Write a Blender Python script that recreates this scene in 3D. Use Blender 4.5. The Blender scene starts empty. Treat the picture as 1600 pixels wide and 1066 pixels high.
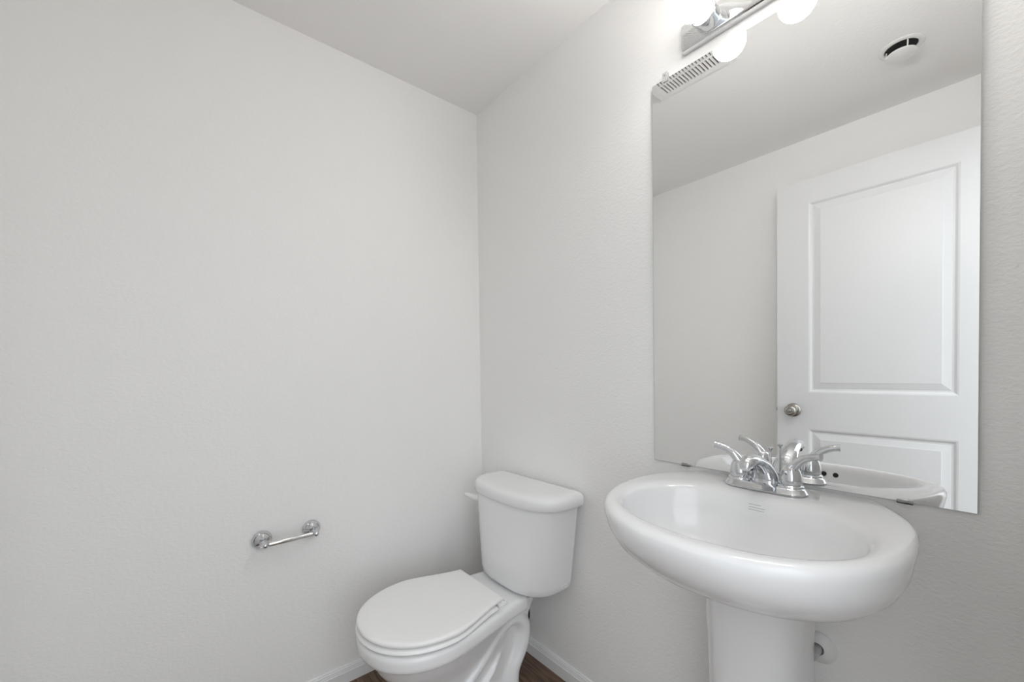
import bpy, bmesh, math, random
from mathutils import Vector, Matrix
S = bpy.context.scene
C = S.collection
PI = math.pi

# ------------------------------------------------------------------ camera
F_PX, CX, CY = 644.3772, 800.0, 596.1393
YAW, PITCH, ROLL = 0.6898, -0.0196, -0.0134
CAM = Vector((-1.0808, -1.5358, 1.1127))
fw = Vector((math.sin(YAW)*math.cos(PITCH), math.cos(YAW)*math.cos(PITCH), math.sin(PITCH)))
r0 = Vector((math.cos(YAW), -math.sin(YAW), 0)); u0 = r0.cross(fw)
rt = r0*math.cos(ROLL) + u0*math.sin(ROLL); up = u0*math.cos(ROLL) - r0*math.sin(ROLL)
cam_d = bpy.data.cameras.new('camera'); cam = bpy.data.objects.new('camera', cam_d); C.objects.link(cam)
M = Matrix((rt, up, -fw)).transposed().to_4x4(); M.translation = CAM
cam.matrix_world = M
cam_d.sensor_fit = 'HORIZONTAL'; cam_d.sensor_width = 36.0; cam_d.lens = F_PX/1600*36
cam_d.shift_x = (800-CX)/1600; cam_d.shift_y = (CY-533)/1600
cam_d.clip_start = 0.005
S.camera = cam

# ------------------------------------------------------------------ world, light, exposure
SKY = 2.85
BULB = 92.0
w = bpy.data.worlds.new('daylight'); S.world = w; w.use_nodes = True
bg = w.node_tree.nodes['Background']; bg.inputs[0].default_value = (0.90, 0.955, 1.0, 1); bg.inputs[1].default_value = SKY
# daylight in the hall beyond the doorway: bright above, dim towards the floor
wt = w.node_tree; wc = wt.nodes.new('ShaderNodeTexCoord'); wx = wt.nodes.new('ShaderNodeSeparateXYZ'); wr = wt.nodes.new('ShaderNodeValToRGB')
wm = wt.nodes.new('ShaderNodeMapRange'); wm.inputs['From Min'].default_value = -1.0; wm.inputs['From Max'].default_value = 1.0
for p_, c_ in ((0.0, 0.25), (0.40, 0.40), (0.52, 0.90), (0.72, 1.20)):
    e_ = wr.color_ramp.elements.new(p_) if p_ not in (0.0,) else wr.color_ramp.elements[0]
    e_.position = p_; e_.color = (0.90*c_*0.8, 0.955*c_*0.8, 1.0*c_*0.8, 1)
wr.color_ramp.elements.remove(wr.color_ramp.elements[-1])
wt.links.new(wc.outputs['Generated'], wx.inputs[0]); wt.links.new(wx.outputs['Z'], wm.inputs['Value']); wt.links.new(wm.outputs[0], wr.inputs[0]); wt.links.new(wr.outputs[0], bg.inputs[0])
pd = bpy.data.lights.new('doorway_portal', 'AREA'); pd.shape = 'RECTANGLE'; pd.size = 0.80; pd.size_y = 2.06
pd.cycles.is_portal = True
po = bpy.data.objects.new('doorway_portal', pd); C.objects.link(po); po.location = (-0.93, -1.70, 1.03); po.rotation_euler = (math.radians(90), 0, 0)
vs = S.view_settings
vs.view_transform = 'Standard'; vs.look = 'None'; vs.gamma = 1.0; vs.use_curve_mapping = False; vs.exposure = 0.17
S.cycles.max_bounces = 14; S.cycles.diffuse_bounces = 8; S.cycles.glossy_bounces = 8
S.cycles.sample_clamp_indirect = 4.0; S.cycles.caustics_reflective = False

# ------------------------------------------------------------------ materials
def new_mat(name):
    m = bpy.data.materials.new(name); m.use_nodes = True
    return m, m.node_tree.nodes, m.node_tree.links, m.node_tree.nodes['Principled BSDF']
def pbr(name, col, rough=0.5, metal=0.0, coat=0.0, spec=0.5):
    m, n, l, b = new_mat(name)
    b.inputs['Base Color'].default_value = (*col, 1); b.inputs['Roughness'].default_value = rough
    b.inputs['Metallic'].default_value = metal; b.inputs['Coat Weight'].default_value = coat
    b.inputs['Coat Roughness'].default_value = 0.04; b.inputs['Specular IOR Level'].default_value = spec
    return m
def paint(name, col, rough, scale, strength, dist):
    m, n, l, b = new_mat(name)
    b.inputs['Base Color'].default_value = (*col, 1); b.inputs['Roughness'].default_value = rough
    tc = n.new('ShaderNodeTexCoord'); mp = n.new('ShaderNodeMapping'); nz = n.new('ShaderNodeTexNoise'); bp = n.new('ShaderNodeBump')
    mp.inputs['Scale'].default_value = (1, 1, 1.7)
    nz.inputs['Scale'].default_value = scale; nz.inputs['Detail'].default_value = 3; nz.inputs['Roughness'].default_value = 0.55
    nz.inputs['Distortion'].default_value = 0.5
    bp.inputs['Strength'].default_value = strength; bp.inputs['Distance'].default_value = dist
    l.new(tc.outputs['Object'], mp.inputs[0]); l.new(mp.outputs[0], nz.inputs['Vector'])
    l.new(nz.outputs['Fac'], bp.inputs['Height']); l.new(bp.outputs[0], b.inputs['Normal'])
    return m
WALL = paint('wall_paint', (0.87, 0.866, 0.856), 0.55, 85, 0.35, 0.0035)
CEIL = paint('ceiling_paint', (0.865, 0.858, 0.848), 0.6, 85, 0.3, 0.0035)
TRIM = pbr('trim_paint', (0.80, 0.80, 0.80), 0.35)
DOOR = pbr('door_paint', (0.77, 0.775, 0.78), 0.38)
PORC = pbr('porcelain', (0.825, 0.825, 0.83), 0.12)
SEATM = pbr('seat_plastic', (0.87, 0.865, 0.86), 0.28)
PLAST = pbr('white_plastic', (0.78, 0.78, 0.77), 0.35)
CHROME = pbr('chrome', (0.66, 0.67, 0.685), 0.06, 1.0)
BRIGHT = pbr('polished_plate', (0.86, 0.865, 0.87), 0.05, 1.0)
NICKEL = pbr('satin_nickel', (0.42, 0.40, 0.37), 0.27, 1.0)
STEEL = pbr('clip_steel', (0.42, 0.42, 0.41), 0.3, 1.0)
DARK = pbr('dark_cavity', (0.012, 0.012, 0.013), 0.8)
RUBBER = pbr('black_rubber', (0.02, 0.02, 0.022), 0.6)
GREY = pbr('grey_print', (0.50, 0.50, 0.50), 0.6)
LABEL = pbr('label_film', (0.86, 0.86, 0.86), 0.35)
MIRR = pbr('mirror_silver', (0.965, 0.972, 0.968), 0.0, 1.0)
GEDGE = pbr('mirror_edge', (0.50, 0.54, 0.52), 0.2)
CLEAR, n_, l_, b_ = new_mat('clear_plastic')
b_.inputs['Base Color'].default_value = (0.95, 0.96, 0.96, 1); b_.inputs['Roughness'].default_value = 0.1
b_.inputs['Transmission Weight'].default_value = 0.6; b_.inputs['IOR'].default_value = 1.45
GLOBE, n_, l_, b_ = new_mat('lit_globe')
b_.inputs['Base Color'].default_value = (0.9, 0.9, 0.9, 1); b_.inputs['Roughness'].default_value = 0.3
b_.inputs['Emission Color'].default_value = (1.0, 0.972, 0.94, 1)
tc = n_.new('ShaderNodeTexCoord'); sx = n_.new('ShaderNodeSeparateXYZ'); mr = n_.new('ShaderNodeMapRange')   # an LED globe throws most of its light forward, away from its base
mr.inputs['From Min'].default_value = 0.32; mr.inputs['From Max'].default_value = -0.75; mr.inputs['To Min'].default_value = BULB*0.022; mr.inputs['To Max'].default_value = BULB
l_.new(tc.outputs['Normal'], sx.inputs[0]); l_.new(sx.outputs['X'], mr.inputs['Value']); l_.new(mr.outputs[0], b_.inputs['Emission Strength'])
# floor: dark brown planks
WOOD, n_, l_, b_ = new_mat('floor_planks')
tc = n_.new('ShaderNodeTexCoord'); mp = n_.new('ShaderNodeMapping'); mp.inputs['Rotation'].default_value = (0, 0, PI/2)
br = n_.new('ShaderNodeTexBrick'); br.inputs['Scale'].default_value = 1.0
br.inputs['Brick Width'].default_value = 1.1; br.inputs['Row Height'].default_value = 0.15; br.inputs['Mortar Size'].default_value = 0.0015
br.inputs['Color1'].default_value = (0.140, 0.090, 0.062, 1); br.inputs['Color2'].default_value = (0.185, 0.122, 0.084, 1); br.inputs['Mortar'].default_value = (0.02, 0.012, 0.008, 1)
mg = n_.new('ShaderNodeMapping'); mg.inputs['Scale'].default_value = (4, 60, 1)
nz = n_.new('ShaderNodeTexNoise'); nz.inputs['Scale'].default_value = 2.2; nz.inputs['Detail'].default_value = 6; nz.inputs['Distortion'].default_value = 0.8
rp = n_.new('ShaderNodeValToRGB'); rp.color_ramp.elements[0].position = 0.3; rp.color_ramp.elements[0].color = (0.35, 0.33, 0.31, 1)
rp.color_ramp.elements[1].position = 0.72; rp.color_ramp.elements[1].color = (1.35, 1.3, 1.25, 1)
mx = n_.new('ShaderNodeMix'); mx.data_type = 'RGBA'; mx.blend_type = 'MULTIPLY'; mx.inputs[0].default_value = 1.0
l_.new(tc.outputs['Object'], mp.inputs[0]); l_.new(mp.outputs[0], br.inputs['Vector']); l_.new(mp.outputs[0], mg.inputs[0]); l_.new(mg.outputs[0], nz.inputs['Vector'])
l_.new(nz.outputs['Fac'], rp.inputs[0]); l_.new(br.outputs['Color'], mx.inputs[6]); l_.new(rp.outputs[0], mx.inputs[7]); l_.new(mx.outputs[2], b_.inputs['Base Color'])
b_.inputs['Roughness'].default_value = 0.42

# ------------------------------------------------------------------ mesh helpers
WORLD_LOC = {}
def obj(name, bm, mat, parent=None, loc=None, smooth=True, angle=40):
    """link bm (in world coordinates) as one mesh object"""
    if parent is not None: base = WORLD_LOC[parent.name]
    else: base = Vector(loc) if loc is not None else Vector((0, 0, 0))
    bmesh.ops.recalc_face_normals(bm, faces=bm.faces)
    if smooth:
        for f in bm.faces: f.smooth = True
        lim = math.radians(angle)
        for e in bm.edges:
            if len(e.link_faces) == 2 and e.calc_face_angle(0) > lim: e.smooth = False
    bmesh.ops.translate(bm, vec=-base, verts=bm.verts)
    me = bpy.data.meshes.new(name); bm.to_mesh(me); bm.free()
    for m in (mat if isinstance(mat, (list, tuple)) else [mat]): me.materials.append(m)
    o = bpy.data.objects.new(name, me); C.objects.link(o)
    if parent is not None: o.parent = parent
    else: o.location = base
    WORLD_LOC[o.name] = base.copy()
    return o
def tag(o, label, cat=None, group=None, kind=None):
    o['label'] = label
    if cat: o['category'] = cat
    if group: o['group'] = group
    if kind: o['kind'] = kind
    return o
def thing(name, loc, label, cat, **k):
    o = bpy.data.objects.new(name, None); C.objects.link(o); o.location = loc; o.empty_display_size = 0.05
    WORLD_LOC[o.name] = Vector(loc)
    return tag(o, label, cat, **k)
def box(bm, lo, hi, bev=0.0, seg=2):
    r = bmesh.ops.create_cube(bm, size=1.0); vs_ = r['verts']
    lo, hi = Vector(lo), Vector(hi)
    for v in vs_: v.co = Vector([(lo[i]+hi[i])/2 + v.co[i]*(hi[i]-lo[i]) for i in range(3)])
    if bev > 0:
        es = {e for v in vs_ for e in v.link_edges}
        bmesh.ops.bevel(bm, geom=list(es), offset=bev, segments=seg, profile=0.5, affect='EDGES')
def loft(bm, rings, cap0=True, cap1=True):
    vr = [[bm.verts.new(p) for p in r] for r in rings]
    n = len(vr[0])
    for a, b in zip(vr, vr[1:]):
        for i in range(n):
            j = (i+1) % n
            bm.faces.new((a[i], a[j], b[j], b[i]))
    if cap0: bm.faces.new(vr[0][::-1])
    if cap1: bm.faces.new(vr[-1])
    return vr
def frame_of(d):
    d = Vector(d).normalized(); a = Vector((0, 0, 1)) if abs(d.z) < 0.9 else Vector((1, 0, 0))
    x = a.cross(d).normalized(); return x, d.cross(x)
def lathe(bm, origin, axis, prof, seg=32, cap0=True, cap1=True):
    """prof: list of (radius, distance along axis)"""
    x, y = frame_of(axis); ax = Vector(axis).normalized(); o = Vector(origin)
    rings = [[o + ax*h + (x*math.cos(2*PI*i/seg) + y*math.sin(2*PI*i/seg))*max(r, 1e-4) for i in range(seg)] for r, h in prof]
    loft(bm, rings, cap0, cap1)
def catmull(pts, n):
    pts = [Vector(p) for p in pts]; P = [pts[0]*2-pts[1]] + pts + [pts[-1]*2-pts[-2]]
    out = []
    for i in range(1, len(P)-2):
        for k in range(n):
            t = k/n; a, b, c, d = P[i-1], P[i], P[i+1], P[i+2]
            out.append(0.5*((2*b) + (c-a)*t + (2*a-5*b+4*c-d)*t*t + (3*b-a-3*c+d)*t**3))
    out.append(pts[-1]); return out
def tube(bm, pts, radii, seg=16, n=6, side=None, squash=1.0, cap=True):
    """swept tube; radii per control point; optional fixed side axis, squash scales the radius along the other axis"""
    path = catmull(pts, n)
    radii = [r if isinstance(r, tuple) else (r, r*squash) for r in radii]
    rr = []
    for i in range(len(pts)-1):
        for k in range(n): t = k/n; rr.append(tuple(radii[i][q]*(1-t)+radii[i+1][q]*t for q in (0, 1)))
    rr.append(radii[-1])
    rings = []; px = None
    for i, p in enumerate(path):
        d = (path[min(i+1, len(path)-1)] - path[max(i-1, 0)]).normalized()
        if side is not None: x = Vector(side); x = (x - d*x.dot(d)).normalized()
        elif px is None: x, _ = frame_of(d)
        else: x = (px - d*px.dot(d)).normalized()
        px = x; y = d.cross(x)
        rx, ry = rr[i]
        rings.append([p + x*rx*math.cos(2*PI*k/seg) + y*ry*math.sin(2*PI*k/seg) for k in range(seg)])
    loft(bm, rings, cap, cap)

# ------------------------------------------------------------------ the room
H = 2.2724; XC = -1.428; YD = -1.578; TH = 0.11
DX0, DX1, DZ = -1.316, -0.545, 2.046          # door opening in the near wall
def slab(name, lo, hi, mat, label, loc=None):
    bm = bmesh.new(); box(bm, lo, hi); o = obj(name, bm, mat, None, loc or lo, smooth=False)
    return tag(o, label, 'wall' if name.startswith('wall') else name, kind='structure')
slab('floor', (XC-TH, -3.2, -0.05), (TH, TH, 0), WOOD, 'dark brown wood plank floor around the toilet base', loc=(-0.07, -0.03, 0))
slab('ceiling', (XC-TH, YD-TH, H), (TH, TH, H+0.06), CEIL, 'light grey flat ceiling above both walls')
slab('wall_left', (XC-TH, 0, 0), (TH, TH, H), WALL, 'light grey textured wall holding the paper holder')
slab('wall_right', (0, YD-TH, 0), (TH, 0, H), WALL, 'light grey textured wall behind toilet, sink and mirror')
slab('wall_far', (XC-TH, YD-TH, 0), (XC, 0, H), WALL, 'light grey wall behind the open door, seen in the mirror')
bm = bmesh.new()
box(bm, (XC, YD-TH, 0), (DX0-0.018, YD, H)); box(bm, (DX1+0.018, YD-TH, 0), (0, YD, H)); box(bm, (DX0-0.018, YD-TH, DZ+0.018), (DX1+0.018, YD, H))
tag(obj('wall_near', bm, WALL, None, (XC, YD, 0), smooth=False), 'light grey wall with the doorway beside the camera', 'wall', kind='structure')
# jamb and casing of the doorway
bm = bmesh.new()
box(bm, (DX0-0.018, YD-TH, 0), (DX0, YD, DZ)); box(bm, (DX1, YD-TH, 0), (DX1+0.018, YD, DZ)); box(bm, (DX0-0.018, YD-TH, DZ), (DX1+0.018, YD, DZ+0.018))
for x0, x1, z0, z1 in ((DX0-0.062, DX0-0.006, 0, DZ+0.062), (DX1+0.006, DX1+0.062, 0, DZ+0.062), (DX0-0.006, DX1+0.006, DZ+0.006, DZ+0.062)):
    box(bm, (x0, YD, z0), (x1, YD+0.013, z1), 0.003)
tag(obj('trim_1', bm, TRIM, None, (DX0, YD, 0)), 'white casing and jamb around the doorway', 'door trim', kind='structure')
# baseboards
BB = [(0.0, 0.0), (0.0115, 0.0), (0.0115, 0.040), (0.0095, 0.0425), (0.0090, 0.047), (0.0078, 0.0485), (0.0075, 0.0535), (0.0055, 0.0555), (0.0045, 0.0600), (0.0030, 0.0612), (0.0, 0.0612)]
def baseboard(name, p0, p1, nrm, label):
    bm = bmesh.new(); p0, p1, nrm = Vector(p0), Vector(p1), Vector(nrm)
    rings = [[p + nrm*(d+0.0002) + Vector((0, 0, z)) for d, z in BB] for p in (p0, p1)]
    loft(bm, rings)
    tag(obj(name, bm, TRIM, None, p0, angle=25), label, 'baseboard', kind='structure')
baseboard('baseboard_left', (XC, 0, 0), (-0.0117, 0, 0), (0, -1, 0), 'white stepped baseboard left of the toilet under the paper holder')
baseboard('baseboard_right', (0, 0, 0), (0, YD, 0), (-1, 0, 0), 'white stepped baseboard between the toilet and the sink pedestal')
baseboard('baseboard_far', (XC, YD+0.016, 0), (XC, -0.012, 0), (1, 0, 0), 'white stepped baseboard behind the open door')
baseboard('baseboard_near', (DX1+0.064, YD, 0), (-0.012, YD, 0), (0, 1, 0), 'white stepped baseboard beside the doorway')

# ------------------------------------------------------------------ the door, open flat against the far wall
DF, DB = -1.318, -1.353                        # room face, back face
DY0, DY1 = -0.774, -1.540                      # free edge, hinge edge
DZ0, DZ1 = 0.012, 2.028
PY0, PY1 = -0.907, -1.405
def rect(x, y0, y1, z0, z1): return [Vector((x, y0, z0)), Vector((x, y1, z0)), Vector((x, y1, z1)), Vector((x, y0, z1))]
bm = bmesh.new()
PROF = [(0.0, 0.0), (0.006, -0.0015), (0.014, -0.009), (0.021, -0.009), (0.024, -0.0075), (0.046, -0.0025), (0.048, -0.0015)]
panels = ((0.9995, 1.9170), (0.2350, 0.8225))
for x, s in ((DF, 1), (DB, -1)):
    def F(vs_): bm.faces.new([bm.verts.new(v) for v in vs_])
    ys = [DY0, PY0, PY1, DY1]; zs = [DZ0, panels[1][0], panels[1][1], panels[0][0], panels[0][1], DZ1]
    for i in range(3):
        for k in range(5):
            if i == 1 and k in (1, 3): continue
            F(rect(x, ys[i], ys[i+1], zs[k], zs[k+1]))
    for z0, z1 in panels:
        rings = [rect(x + s*d, PY0-o, PY1+o, z0+o, z1-o) for o, d in PROF]
        loft(bm, rings, False, True)
F(rect(DF, DY0, DY0, DZ0, DZ1)[:1] + [Vector((DB, DY0, DZ0)), Vector((DB, DY0, DZ1)), Vector((DF, DY0, DZ1))])
F([Vector((DF, DY1, DZ0)), Vector((DB, DY1, DZ0)), Vector((DB, DY1, DZ1)), Vector((DF, DY1, DZ1))])
for z in (DZ0, DZ1): F([Vector((DF, DY0, z)), Vector((DB, DY0, z)), Vector((DB, DY1, z)), Vector((DF, DY1, z))])
bmesh.ops.remove_doubles(bm, verts=bm.verts, dist=1e-5)
door = tag(obj('door_1', bm, DOOR, None, (DF, DY1, DZ0), angle=12), 'white two-panel door standing open, seen in the mirror', 'door', kind='structure')
KY, KZ = -0.845, 0.912
bm = bmesh.new()
for s, x in ((1, DF), (-1, DB)):
    lathe(bm, (x, KY, KZ), (s, 0, 0), [(0.0335, 0), (0.0335, 0.003), (0.030, 0.0075), (0.021, 0.010), (0.014, 0.012), (0.0125, 0.020), (0.015, 0.026), (0.0225, 0.032), (0.0262, 0.040), (0.0265, 0.047), (0.0235, 0.054), (0.018, 0.0575), (0.012, 0.0582), (0.0112, 0.0565), (0.001, 0.0565)], 40)
knob = tag(obj('door_knob', bm, NICKEL, door), 'round satin nickel door knob')
bm = bmesh.new(); lathe(bm, (DF+0.0564, KY, KZ), (1, 0, 0), [(0.006, 0), (0.006, 0.003), (0.0045, 0.0042), (0.001, 0.0045)], 20)
obj('lock_button', bm, NICKEL, knob)
bm = bmesh.new(); box(bm, (DB+0.005, DY0-0.0005, KZ-0.028), (DF-0.005, DY0+0.0012, KZ+0.028)); box(bm, (DB+0.012, DY0, KZ-0.008), (DF-0.012, DY0+0.008, KZ+0.008), 0.002)
tag(obj('latch', bm, NICKEL, door), 'nickel latch plate and bolt on the door edge')
for z in (0.22, 1.02, 1.83):
    bm = bmesh.new(); lathe(bm, (DF+0.004, DY1-0.005, z-0.044), (0, 0, 1), [(0.005, 0), (0.005, 0.088)], 16)
    box(bm, (DB+0.004, DY1-0.0018, z-0.044), (DF+0.003, DY1+0.0004, z+0.044))
    tag(obj('hinge', bm, NICKEL, door), 'satin nickel door hinge')

# ------------------------------------------------------------------ the mirror
MY0, MY1, MZ0, MZ1 = -0.8787, -1.5002, 0.857, 1.9228
bm = bmesh.new()
box(bm, (-0.0075, MY1, MZ0), (-0.0025, MY0, MZ1), 0.0008, 1)
mir = obj('mirror', bm, [MIRR, GEDGE], None, (0, -1.19, MZ0), smooth=False)
for p in mir.data.polygons:
    if abs(p.normal.x) < 0.98: p.material_index = 1
tag(mir, 'tall frameless mirror on the wall above the sink', 'mirror')
for y in (-0.973, -1.4076):
    bm = bmesh.new()
    box(bm, (-0.0105, y-0.0115, MZ0-0.003), (-0.0002, y+0.0115, MZ0-0.0003), 0.0005, 1)
    box(bm, (-0.0105, y-0.0115, MZ0-0.003), (-0.0083, y+0.0115, MZ0+0.0045), 0.0005, 1)
    tag(obj('mirror_clip', bm, STEEL, mir), 'small grey metal clip under the mirror edge')
bm = bmesh.new(); box(bm, (-0.0105, -0.9275, MZ1-0.009), (-0.0080, -0.9125, MZ1+0.016), 0.002); box(bm, (-0.0090, -0.9270, MZ1+0.001), (-0.0002, -0.9130, MZ1+0.0155), 0.002)
pc = tag(obj('mirror_clip', bm, CLEAR, mir), 'clear plastic clip on the mirror top edge')
bm = bmesh.new(); lathe(bm, (-0.0103, -0.920, MZ1+0.009), (-1, 0, 0), [(0.0028, 0), (0.0026, 0.0012), (0.001, 0.0016)], 14)
obj('screw', bm, STEEL, pc)

# ------------------------------------------------------------------ vanity light
LZ = 1.990; LY = (-1.0486, -1.2050, -1.3614)
van = thing('vanity_light', (0, -1.205, LZ), 'chrome bar light with lit round globe bulbs above the mirror', 'wall lamp')
bm = bmesh.new()
PLW, PLH = 0.2325, 0.0335
def rrect(x, hw, hh, r, n=5):
    pts = []
    for cy, cz, a0 in ((1, 1, 0), (-1, 1, 90), (-1, -1, 180), (1, -1, 270)):
        for k in range(n+1):
            a = math.radians(a0 + 90*k/n); pts.append(Vector((x, -1.205 + cy*(hw-r) + r*math.cos(a), LZ + cz*(hh-r) + r*math.sin(a))))
    return pts
loft(bm, [rrect(-0.0003, PLW, PLH, 0.003), rrect(-0.016, PLW, PLH, 0.003), rrect(-0.0200, PLW-0.0008, PLH-0.0008, 0.003), rrect(-0.0220, PLW-0.0026, PLH-0.0026, 0.003), rrect(-0.0230, PLW-0.0055, PLH-0.0055, 0.003)])
obj('backplate', bm, BRIGHT, van, angle=50)
for y in LY:
    bm = bmesh.new(); lathe(bm, (-0.023, y, LZ), (-1, 0, 0), [(0.0300, 0.0), (0.0300, 0.003), (0.0285, 0.0045), (0.0285, 0.027), (0.0305, 0.0285), (0.0305, 0.0345), (0.0285, 0.0365), (0.0270, 0.0365), (0.0255, 0.034), (0.014, 0.034)], 44)
    obj('socket', bm, CHROME, van)
    bm = bmesh.new(); R = 0.0405; cx = 0.104
    pr = [(0.0135, 0.058)] + [(R*math.sin(a), cx - R*math.cos(a)) for a in [math.radians(d) for d in range(22, 181, 6)]]
    lathe(bm, (0, y, LZ), (-1, 0, 0), pr, 40)
    tag(obj('globe_bulb', bm, GLOBE, van), 'lit white globe bulb')

# ------------------------------------------------------------------ ceiling fan grille and round vent
GX0, GX1, GY0, GY1 = -0.5645, -0.262, -0.580, -0.889
gr = thing('exhaust_fan_grille', (-0.413, -0.75, H), 'square white slotted fan grille on the ceiling, seen in the mirror', 'vent')
bm = bmesh.new()
zt, zb = H-0.0003, H-0.017
slots_y = [-0.629 - 0.0128*k for k in range(18)]
rows = [(-0.5345, -0.477), (-0.471, -0.4135), (-0.4075, -0.350), (-0.344, -0.290)]
hw_ = 0.0032
ycuts = [(GY1+0.006)] + sum([[y-hw_, y+hw_] for y in reversed(slots_y)], []) + [GY0-0.006]
xcuts = [GX0+0.006] + sum([[a, b] for a, b in rows], []) + [GX1-0.006]
for i in range(len(xcuts)-1):
    for k in range(len(ycuts)-1):
        if i % 2 == 1 and k % 2 == 1:
            x0, x1, y0, y1 = xcuts[i], xcuts[i+1], ycuts[k], ycuts[k+1]
            ra = [Vector((x0, y0, zb)), Vector((x1, y0, zb)), Vector((x1, y1, zb)), Vector((x0, y1, zb))]
            loft(bm, [ra, [v+Vector((0, 0, 0.006)) for v in ra]], False, False)
        else:
            bm.faces.new([bm.verts.new((x, y, zb)) for x, y in ((xcuts[i], ycuts[k]), (xcuts[i+1], ycuts[k]), (xcuts[i+1], ycuts[k+1]), (xcuts[i], ycuts[k+1]))])
def rq(o, z): return [Vector((GX0+o, GY1+o, z)), Vector((GX1-o, GY1+o, z)), Vector((GX1-o, GY0-o, z)), Vector((GX0+o, GY0-o, z))]
loft(bm, [rq(0, zt), rq(0, H-0.011), rq(0.006, zb)], False, False)
bmesh.ops.remove_doubles(bm, verts=bm.verts, dist=1e-5)
obj('slotted_cover', bm, PLAST, gr, angle=30)
bm = bmesh.new(); box(bm, (GX0+0.015, GY1+0.015, H-0.0045), (GX1-0.015, GY0-0.015, H-0.0004)); obj('fan_cavity', bm, DARK, gr, smooth=False)

VX, VY = -0.993, -1.274
vent = thing('ceiling_air_valve', (VX, VY, H), 'round white ceiling air vent with a dropped disc, seen in the mirror', 'vent')
bm = bmesh.new(); lathe(bm, (VX, VY, H-0.0003), (0, 0, -1), [(0.0625, 0), (0.0625, 0.002), (0.060, 0.004), (0.050, 0.0055), (0.0465, 0.0045), (0.0450, 0.0006)], 48, False, False)
obj('flange', bm, PLAST, vent)
bm = bmesh.new(); lathe(bm, (VX, VY, H-0.0004), (0, 0, -1), [(0.0448, 0), (0.0448, 0.0012)], 40); obj('duct_opening', bm, DARK, vent)
bm = bmesh.new(); lathe(bm, (VX, VY, H-0.022), (0, 0, -1), [(0.018, -0.004), (0.034, -0.002), (0.041, 0.002), (0.043, 0.005), (0.0425, 0.0075), (0.039, 0.009), (0.002, 0.0095)], 48); obj('disc', bm, PLAST, vent)
for k in range(3):
    a = math.radians(208 + 120*k); p = Vector((VX+0.040*math.cos(a), VY+0.040*math.sin(a), 0))
    bm = bmesh.new(); tube(bm, [p+Vector((0, 0, H-0.001)), p+Vector((0, 0, H-0.012)), p*1+Vector((-0.002*math.cos(a), -0.002*math.sin(a), H-0.024))], [0.0022, 0.0022, 0.0022], 10, 3)
    obj('strut', bm, PLAST, vent)

# ------------------------------------------------------------------ paper holder
tp = thing('toilet_paper_holder', (-0.795, 0, 0.588), 'empty chrome toilet paper holder on the left wall', 'paper holder')
TPZ, TPY = 0.588, -0.060
TPX = (-0.869, -0.7216)
for x in TPX:
    bm = bmesh.new(); lathe(bm, (x, -0.0003, TPZ), (0, -1, 0), [(0.0285, 0), (0.0290, 0.004), (0.0275, 0.0085), (0.0235, 0.0115), (0.0215, 0.0112), (0.0205, 0.0125), (0.013, 0.0165), (0.0095, 0.021), (0.002, 0.021)], 40)
    obj('rosette', bm, CHROME, tp)
    bm = bmesh.new(); lathe(bm, (x, -0.014, TPZ), (0, -1, 0), [(0.0105, 0), (0.0085, 0.008), (0.0068, 0.018), (0.0065, 0.030), (0.0078, 0.034), (0.0096, 0.040), (0.0102, 0.046), (0.0096, 0.052), (0.0072, 0.0575), (0.004, 0.0600), (0.001, 0.0606)], 28)
    obj('post', bm, CHROME, tp)
bm = bmesh.new(); lathe(bm, (TPX[0]+0.006, TPY, TPZ), (1, 0, 0), [(0.004, 0), (0.004, 0.004), (0.0078, 0.0045), (0.0083, 0.006), (0.0083, 0.082), (0.0075, 0.0835), (0.0070, 0.085), (0.0070, 0.131), (0.004, 0.1315), (0.004, 0.136)], 28)
obj('roller', bm, pbr('satin_chrome', (0.78, 0.78, 0.76), 0.22, 1.0), tp)

# ------------------------------------------------------------------ toilet
TC = -0.370
toi = thing('toilet', (-0.35, TC, 0), 'white two-piece toilet with closed lid in the room corner', 'toilet')
def egg(z, xf, xm, xb, hw, hb, n=28, p=2.15, yc=TC):
    """closed outline: superellipse front from xm to xf, tapering back to a straight end xb of half width hb"""
    pts = []
    for i in range(n+1):                       # front half, from +y side round the front to -y side
        a = PI*i/n; c, s = math.cos(a), math.sin(a)
        yy = hw*math.copysign(abs(c)**(2/p), c); xx = (xf-xm)*abs(s)**(2/p)
        pts.append(Vector((xm+xx, yc+yy, z)))
    m = 8
    for side in (-1, 1):
        seq = range(1, m+1) if side < 0 else range(m, 0, -1)
        for k in seq:
            t = k/m; e = t*t*(3-2*t)*0.55 + t*0.45
            pts.append(Vector((xm + (xb-xm)*t, yc + side*(hw + (hb-hw)*e), z)))
    return pts
# bowl and pedestal, grown into one porcelain body
bm = bmesh.new()
rim = lambda z, g, xb=-0.165: egg(z, -0.688+g, -0.49, xb+g*0.4, 0.183-g, 0.126-g*0.7)
loft(bm, [rim(0.305, 0.010), rim(0.311, 0.003), rim(0.318, 0.0), rim(0.344, 0.0), rim(0.352, 0.003), rim(0.356, 0.010)])
body = [(0.330, -0.664, -0.47, -0.10, 0.160, 0.095), (0.295, -0.660, -0.47, -0.11, 0.150, 0.085), (0.25, -0.640, -0.46, -0.12, 0.132, 0.075), (0.20, -0.605, -0.44, -0.13, 0.108, 0.070),
        (0.14, -0.570, -0.42, -0.13, 0.088, 0.070), (0.08, -0.555, -0.40, -0.17, 0.080, 0.066), (0.045, -0.562, -0.40, -0.185, 0.086, 0.070), (0.018, -0.572, -0.40, -0.19, 0.096, 0.078), (0.001, -0.575, -0.40, -0.19, 0.098, 0.080)]
loft(bm, [egg(*b) for b in body][::-1])
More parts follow.
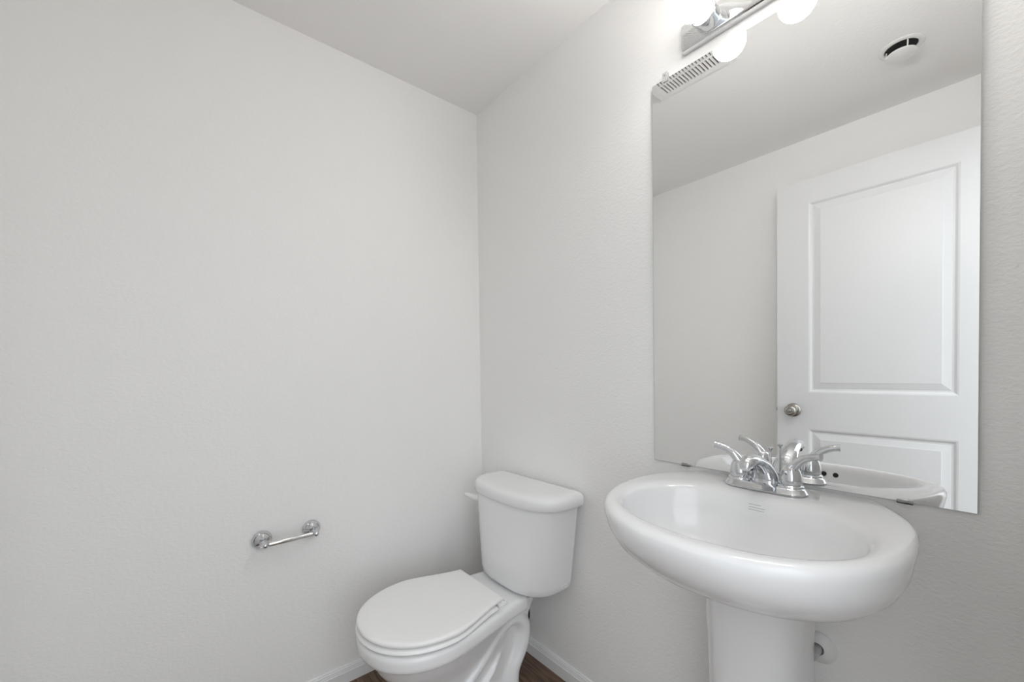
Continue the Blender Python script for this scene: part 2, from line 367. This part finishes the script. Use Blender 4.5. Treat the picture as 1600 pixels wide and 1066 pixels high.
# trapway bulging from both sides
tube(bm, [(-0.50, TC, 0.10), (-0.42, TC, 0.125), (-0.335, TC, 0.19), (-0.265, TC, 0.255), (-0.195, TC, 0.275), (-0.150, TC, 0.232), (-0.160, TC, 0.160), (-0.195, TC, 0.09), (-0.205, TC, 0.002)],
     [(0.098, 0.036), (0.106, 0.036), (0.109, 0.038), (0.106, 0.040), (0.104, 0.042), (0.106, 0.045), (0.104, 0.044), (0.100, 0.044), (0.104, 0.050)], 24, 6, side=(0, 1, 0))
tube(bm, [(-0.40, TC, 0.03), (-0.345, TC, 0.085), (-0.29, TC, 0.135), (-0.255, TC, 0.175)], [(0.092, 0.030), (0.097, 0.026), (0.098, 0.022), (0.090, 0.016)], 20, 5, side=(0, 1, 0))
bowl = obj('bowl', bm, PORC, toi)
md = bowl.modifiers.new('fuse', 'REMESH'); md.mode = 'VOXEL'; md.voxel_size = 0.0042; md.use_smooth_shade = True
md = bowl.modifiers.new('soften', 'SMOOTH'); md.factor = 0.5; md.iterations = 12
# tank: bowed front, straight back
def dee(z, xf, xb, hw, xc=-0.070, p=2.9, yc=-0.388, n=40):
    """bowed front with soft corners, straight sides from xc to the back edge xb"""
    rb = 0.016; pts = []
    for a in range(6): t = math.radians(90*a/5); pts.append(Vector((xb-rb+rb*math.cos(t), yc+hw-rb+rb*math.sin(t), z)))
    for a in range(n+1):
        t = PI*a/n; c, q = math.cos(t), math.sin(t)
        pts.append(Vector((xc + (xf-xc)*abs(q)**(2/p), yc + hw*math.copysign(abs(c)**(2/p), c), z)))
    for a in range(6): t = math.radians(90*(1-a/5)); pts.append(Vector((xb-rb+rb*math.cos(t), yc-(hw-rb+rb*math.sin(t)), z)))
    return pts
bm = bmesh.new()
TB = -0.022
loft(bm, [dee(0.3640, -0.191, TB-0.014, 0.166), dee(0.3660, -0.199, TB-0.006, 0.174), dee(0.3720, -0.205, TB, 0.180), dee(0.395, -0.207, TB, 0.183),
          dee(0.50, -0.206, TB, 0.197), dee(0.60, -0.204, TB, 0.210), dee(0.664, -0.202, TB, 0.218)])
tank = obj('tank', bm, PORC, toi, angle=50)
bm = bmesh.new(); LB = -0.012
D2 = lambda z, xf, xb, hw, xc=-0.075: dee(z, xf, xb, hw-0.003, xc, 2.8, -0.392)
loft(bm, [D2(0.6625, -0.207, LB-0.004, 0.226), D2(0.6645, -0.212, LB, 0.232), D2(0.669, -0.214, LB, 0.235), D2(0.689, -0.214, LB, 0.235),
          D2(0.699, -0.211, LB-0.001, 0.232), D2(0.706, -0.203, LB-0.005, 0.224), D2(0.7095, -0.190, LB-0.012, 0.212), D2(0.7112, -0.165, LB-0.026, 0.186)])
obj('tank_lid', bm, PORC, toi, angle=60)
bm = bmesh.new(); box(bm, (-0.150, TC-0.085, 0.3555), (-0.040, TC+0.085, 0.371), 0.006); tag(obj('tank_gasket', bm, RUBBER, toi), 'black rubber gasket under the tank')
# flush lever
bm = bmesh.new(); lathe(bm, (-0.1655, -0.2180, 0.632), (-0.78, 0.62, 0), [(0.0165, 0), (0.0165, 0.003), (0.0140, 0.006), (0.012, 0.010), (0.006, 0.0115)], 28)
tube(bm, [(-0.174, -0.2115, 0.630), (-0.184, -0.204, 0.634), (-0.194, -0.193, 0.639), (-0.202, -0.180, 0.6430), (-0.205, -0.172, 0.644)], [(0.0140, 0.0100), (0.0125, 0.009), (0.0090, 0.0065), (0.0062, 0.0045), (0.003, 0.003)], 18, 5, side=(0, 0, 1))
tag(obj('flush_lever', bm, PLAST, toi), 'white flush lever on the tank')
# seat and lid
def seatline(z, g, xf=-0.687, hb=0.128): return egg(z, xf+g, -0.475, -0.272-g, 0.186-g, hb-g, 36, 2.1)
bm = bmesh.new()
so = lambda z, g: egg(z, -0.690+g, -0.48, -0.300-g*0.5, 0.187-g, 0.138-g, 36, 2.1)
si = lambda z, g: egg(z, -0.625-g, -0.48, -0.345+g, 0.122+g, 0.085+g, 36, 2.1)
loft(bm, [si(0.3595, 0.0), so(0.3595, 0.008), so(0.362, 0.002), so(0.366, 0), so(0.370, 0.001), so(0.3735, 0.005), so(0.3750, 0.012), si(0.3750, 0.004), si(0.368, -0.002), si(0.3595, 0.0)], False, False)
bmesh.ops.remove_doubles(bm, verts=bm.verts, dist=1e-5)
seat = obj('seat', bm, SEATM, toi)
bm = bmesh.new()
loft(bm, [seatline(0.3775, 0.010), seatline(0.3785, 0.004), seatline(0.382, 0.0005), seatline(0.387, 0), seatline(0.3910, 0.0015), seatline(0.3935, 0.006), seatline(0.3945, 0.013), seatline(0.3948, 0.05)])
obj('seat_lid', bm, SEATM, toi, angle=60)
for s in (-1, 1):
    bm = bmesh.new(); y = TC + s*0.108
    box(bm, (-0.284, y-0.011, 0.3563), (-0.250, y+0.011, 0.3690), 0.003); box(bm, (-0.288, y-0.010, 0.3640), (-0.270, y+0.010, 0.3820), 0.003)
    h = obj('seat_hinge', bm, SEATM, toi)
    bm = bmesh.new(); box(bm, (-0.2590, y-0.007, 0.3685), (-0.2555, y+0.007, 0.3696), 0.0003, 1); tag(obj('cap_slot', bm, GREY, h), 'grey slot on the hinge cap')
bm = bmesh.new(); box(bm, (-0.2400, -0.408, 0.3552), (-0.2375, -0.386, 0.3572), 0.0004, 1)
tag(obj('deck_slot', bm, GREY, toi), 'short grey slot behind the closed lid')
bm = bmesh.new()
box(bm, (-0.080, -0.5712, 0.379), (-0.052, -0.5680, 0.3905), 0.0006, 1)
lab = tag(obj('sticker', bm, LABEL, toi), 'small white sticker low on the tank side')
bm = bmesh.new()
for z, x1 in ((0.3880, -0.056), (0.3850, -0.054), (0.3820, -0.066)): box(bm, (-0.077, -0.5715, z-0.0007), (x1, -0.5711, z+0.0007))
obj('sticker_print', bm, GREY, lab, smooth=False)
# water supply behind the bowl
bm = bmesh.new()
tube(bm, [(-0.065, -0.345, 0.345), (-0.054, -0.357, 0.29), (-0.050, -0.362, 0.23), (-0.048, -0.360, 0.175), (-0.042, -0.335, 0.135), (-0.022, -0.30, 0.125), (-0.0005, -0.27, 0.125)], [0.0075]*7, 14, 6)
tag(obj('supply_hose', bm, RUBBER, None, (-0.0005, -0.27, 0.125)), 'dark supply hose behind the toilet bowl, against the wall', 'hose')

# ------------------------------------------------------------------ pedestal sink
SC = -1.189
sink = thing('pedestal_sink', (-0.20, SC, 0), 'white oval pedestal sink below the mirror', 'sink')
def rimz(x):
    t = min(1.0, max(0.0, (abs(x)-0.115)/0.322)); return 0.8503 - 0.0168*(t*t*(1.6-0.6*t))
def sk(z, xf, xb, hw, hb, drop=None, n=48, m=16, p=2.15, xm=None):
    if xm is None: xm = xb + (xf-xb)*0.50
    P = []
    def add(x, y): P.append(Vector((x, y, z if drop is None else rimz(x)-drop)))
    for i in range(n+1):
        a = PI*i/n; c, s = math.cos(a), math.sin(a)
        add(xm + (xf-xm)*abs(s)**(2/p), SC + hw*math.copysign(abs(c)**(2/p), c))
    for side in (-1, 1):
        for k in (range(1, m+1) if side < 0 else range(m, 0, -1)):
            t = k/m; add(xm + (xb-xm)*t, SC + side*(hw-(hw-hb)*t**2.4))
    return P
bm = bmesh.new()
lv = [sk(.690, -.25, -.03, .105, .08), sk(.694, -.295, -.02, .140, .09), sk(.706, -.345, -.012, .180, .115), sk(.728, -.392, -.008, .214, .140), sk(.757, -.427, -.006, .238, .16), sk(.787, -.446, -.005, .251, .172),
      sk(0, -.453, -.005, .258, .178, .0215), sk(0, -.452, -.004, .2585, .178, .0110), sk(0, -.4485, -.004, .2555, .176, .0045), sk(0, -.442, -.005, .2500, .172, .0012), sk(0, -.434, -.010, .2430, .166, 0), sk(0, -.428, -.06, .236, .155, 0.0002), sk(0, -.420, -.108, .227, .140, 0.0008),
      sk(0, -.413, -.119, .219, .130, .0030), sk(0, -.408, -.127, .213, .122, .0080), sk(0, -.403, -.134, .208, .115, .0160), sk(.798, -.399, -.138, .203, .110), sk(.770, -.391, -.146, .195, .104), sk(.745, -.374, -.160, .179, .095), sk(.726, -.343, -.185, .150, .08), sk(.717, -.30, -.21, .10, .06), sk(.714, -.275, -.23, .045, .03)]
loft(bm, lv)
basin = obj('basin', bm, PORC, sink, angle=70)
bm = bmesh.new()
pedr = [(.002, -.262, -.045, .110, .100), (.018, -.262, -.045, .110, .100), (.035, -.250, -.047, .102, .095), (.08, -.228, -.05, .092, .088), (.20, -.215, -.05, .087, .084), (.40, -.212, -.05, .0865, .084), (.54, -.214, -.05, .089, .086), (.62, -.220, -.05, .0925, .089), (.67, -.228, -.05, .098, .093), (.697, -.236, -.05, .104, .097)]
loft(bm, [sk(*q, n=40, p=2.3) for q in pedr])
obj('pedestal', bm, PORC, sink, angle=60)
# overflow holes on the front inner face of the basin
for y in (-1.1875, -1.2155):
    bm = bmesh.new(); lathe(bm, (-0.4020, y, 0.8065), (1, 0, 0.30), [(0.0068, 0), (0.0068, 0.0030), (0.0058, 0.0035), (0.001, 0.0030)], 20)
    tag(obj('overflow_hole', bm, DARK, basin), 'black round overflow hole')
bm = bmesh.new(); lathe(bm, (-0.257, SC, 0.7138), (0, 0, 1), [(0.030, 0), (0.030, 0.0012), (0.026, 0.0024), (0.020, 0.0012), (0.018, 0.0040), (0.010, 0.0058), (0.001, 0.0062)], 32)
tag(obj('drain', bm, CHROME, basin), 'chrome drain stopper')
# maker's plate on the back slope of the basin: faint outline, unreadable grey lines
def on_back(y, d, e=0.0004):
    """point on the basin's back slope at depth parameter d"""
    a, b = Vector((-0.1335, y, rimz(-0.1335)-0.0155)), Vector((-0.1380, y, 0.798))
    nrm = Vector((-(b-a).z, 0, (b-a).x)); nrm.normalize()
    if nrm.x > 0: nrm = -nrm
    return a.lerp(b, d) + nrm*e
def strip(bm, y0, y1, d0, d1, e0, e1):
    loft(bm, [[on_back(y0, d0, e), on_back(y1, d0, e), on_back(y1, d1, e), on_back(y0, d1, e)] for e in (e0, e1)])
bm = bmesh.new(); strip(bm, -1.176, -1.219, 0.05, 0.62, -0.0012, 0.0006)
plate = tag(obj('maker_plate', bm, LABEL, basin, smooth=False), 'faint rectangular mark inside the basin back')
bm = bmesh.new()
for d, y1 in ((0.18, -1.203), (0.34, -1.211), (0.48, -1.209)): strip(bm, -1.180, y1, d, d+0.035, 0.0005, 0.0008)
obj('print', bm, GREY, plate, smooth=False)

# ------------------------------------------------------------------ faucet
FX, FY, FZ = -0.0745, -1.1888, 0.8520
fau = thing('faucet', (FX, FY, FZ), 'chrome two-handle faucet on the sink in front of the mirror', 'faucet')
def stadium(z, r, half=0.057, n=12):
    pts = []
    for i in range(n+1): a = PI*i/n; pts.append(Vector((FX + r*math.cos(a), FY + half + r*math.sin(a), FZ+z)))
    for i in range(n+1): a = PI + PI*i/n; pts.append(Vector((FX + r*math.cos(a), FY - half + r*math.sin(a), FZ+z)))
    return pts
bm = bmesh.new()
loft(bm, [stadium(-0.0012, 0.0315, 0.0500), stadium(0.0022, 0.0315, 0.0500), stadium(0.0032, 0.0303, 0.0500), stadium(0.0100, 0.0262, 0.0500), stadium(0.0126, 0.0235, 0.0500), stadium(0.0136, 0.0190, 0.0500)])
base = obj('base_plate', bm, CHROME, fau, angle=35)
bm = bmesh.new()
sp = [(-0.068, FY, FZ+0.008), (-0.072, FY, FZ+0.028), (-0.088, FY, FZ+0.048), (-0.113, FY, FZ+0.063), (-0.140, FY, FZ+0.0715), (-0.160, FY, FZ+0.0710), (-0.1735, FY, FZ+0.0650), (-0.1800, FY, FZ+0.0570)]
tube(bm, sp, [(0.029, 0.0215), (0.0260, 0.0185), (0.0220, 0.0150), (0.0185, 0.0132), (0.0168, 0.0128), (0.0160, 0.0128), (0.0140, 0.0115), (0.0085, 0.0065)], 28, 8, side=(0, 1, 0))
spout = obj('spout', bm, CHROME, fau, angle=50)
bm = bmesh.new(); d = Vector((-0.003, 0, -0.016)).normalized(); lathe(bm, Vector((-0.1640, FY, FZ+0.0625)), d, [(0.0095, 0), (0.0095, 0.0085), (0.0082, 0.0088), (0.0078, 0.0070), (0.001, 0.0070)], 24)
tag(obj('aerator', bm, DARK, spout), 'dark aerator opening under the spout tip')
bm = bmesh.new(); lathe(bm, (-0.0385, FY, FZ+0.010), (0, 0, 1), [(0.0042, 0), (0.0042, 0.006), (0.0024, 0.008), (0.0024, 0.068)], 16)
rod = obj('lift_rod', bm, CHROME, fau)
bm = bmesh.new(); lathe(bm, (-0.0385, FY, FZ+0.076), (0, 0, 1), [(0.0024, 0), (0.0030, 0.003), (0.0060, 0.0065), (0.0064, 0.008), (0.0058, 0.0092), (0.001, 0.0096)], 20)
obj('rod_knob', bm, CHROME, rod)
for s in (1, -1):
    hy = FY + s*0.0505
    bm = bmesh.new(); lathe(bm, (FX, hy, FZ+0.011), (0, 0, 1), [(0.0235, 0), (0.0235, 0.0050), (0.0220, 0.0066), (0.0200, 0.0072), (0.0200, 0.0090), (0.0208, 0.0100), (0.0206, 0.0180), (0.0194, 0.0280), (0.0172, 0.0365), (0.0135, 0.0430), (0.0080, 0.0470), (0.001, 0.0480)], 36)
    hd = obj('handle', bm, CHROME, fau, angle=50)
    bm = bmesh.new()
    tube(bm, [(FX, hy - s*0.004, FZ+0.040), (FX, hy + s*0.007, FZ+0.059), (FX-0.001, hy + s*0.020, FZ+0.0725), (FX-0.003, hy + s*0.036, FZ+0.0805), (FX-0.005, hy + s*0.048, FZ+0.0835), (FX-0.006, hy + s*0.0545, FZ+0.0842)], [(0.0135, 0.0120), (0.0115, 0.0100), (0.0096, 0.0082), (0.0083, 0.0074), (0.0082, 0.0074), (0.0090, 0.0080)], 20, 6, side=(1, 0, 0))
    obj('lever', bm, CHROME, hd, angle=50)

# ------------------------------------------------------------------ pipe cover on the wall
esc = thing('pipe_escutcheon', (0, -1.270, 0.505), 'round white pipe cover on the wall behind the sink pedestal', 'pipe cover')
bm = bmesh.new(); lathe(bm, (-0.0003, -1.270, 0.505), (-1, 0, 0), [(0.0340, 0), (0.0340, 0.002), (0.0325, 0.0042), (0.026, 0.0085), (0.018, 0.0120), (0.0130, 0.0128), (0.0125, 0.0110), (0.0120, 0.002)], 40, True, False)
obj('cover_plate', bm, PLAST, esc)
bm = bmesh.new(); lathe(bm, (-0.0005, -1.270, 0.505), (-1, 0, 0), [(0.0095, 0), (0.0095, 0.048)], 20); tag(obj('pipe', bm, pbr('grey_pipe', (0.45, 0.45, 0.46), 0.4), esc), 'grey pipe stub')
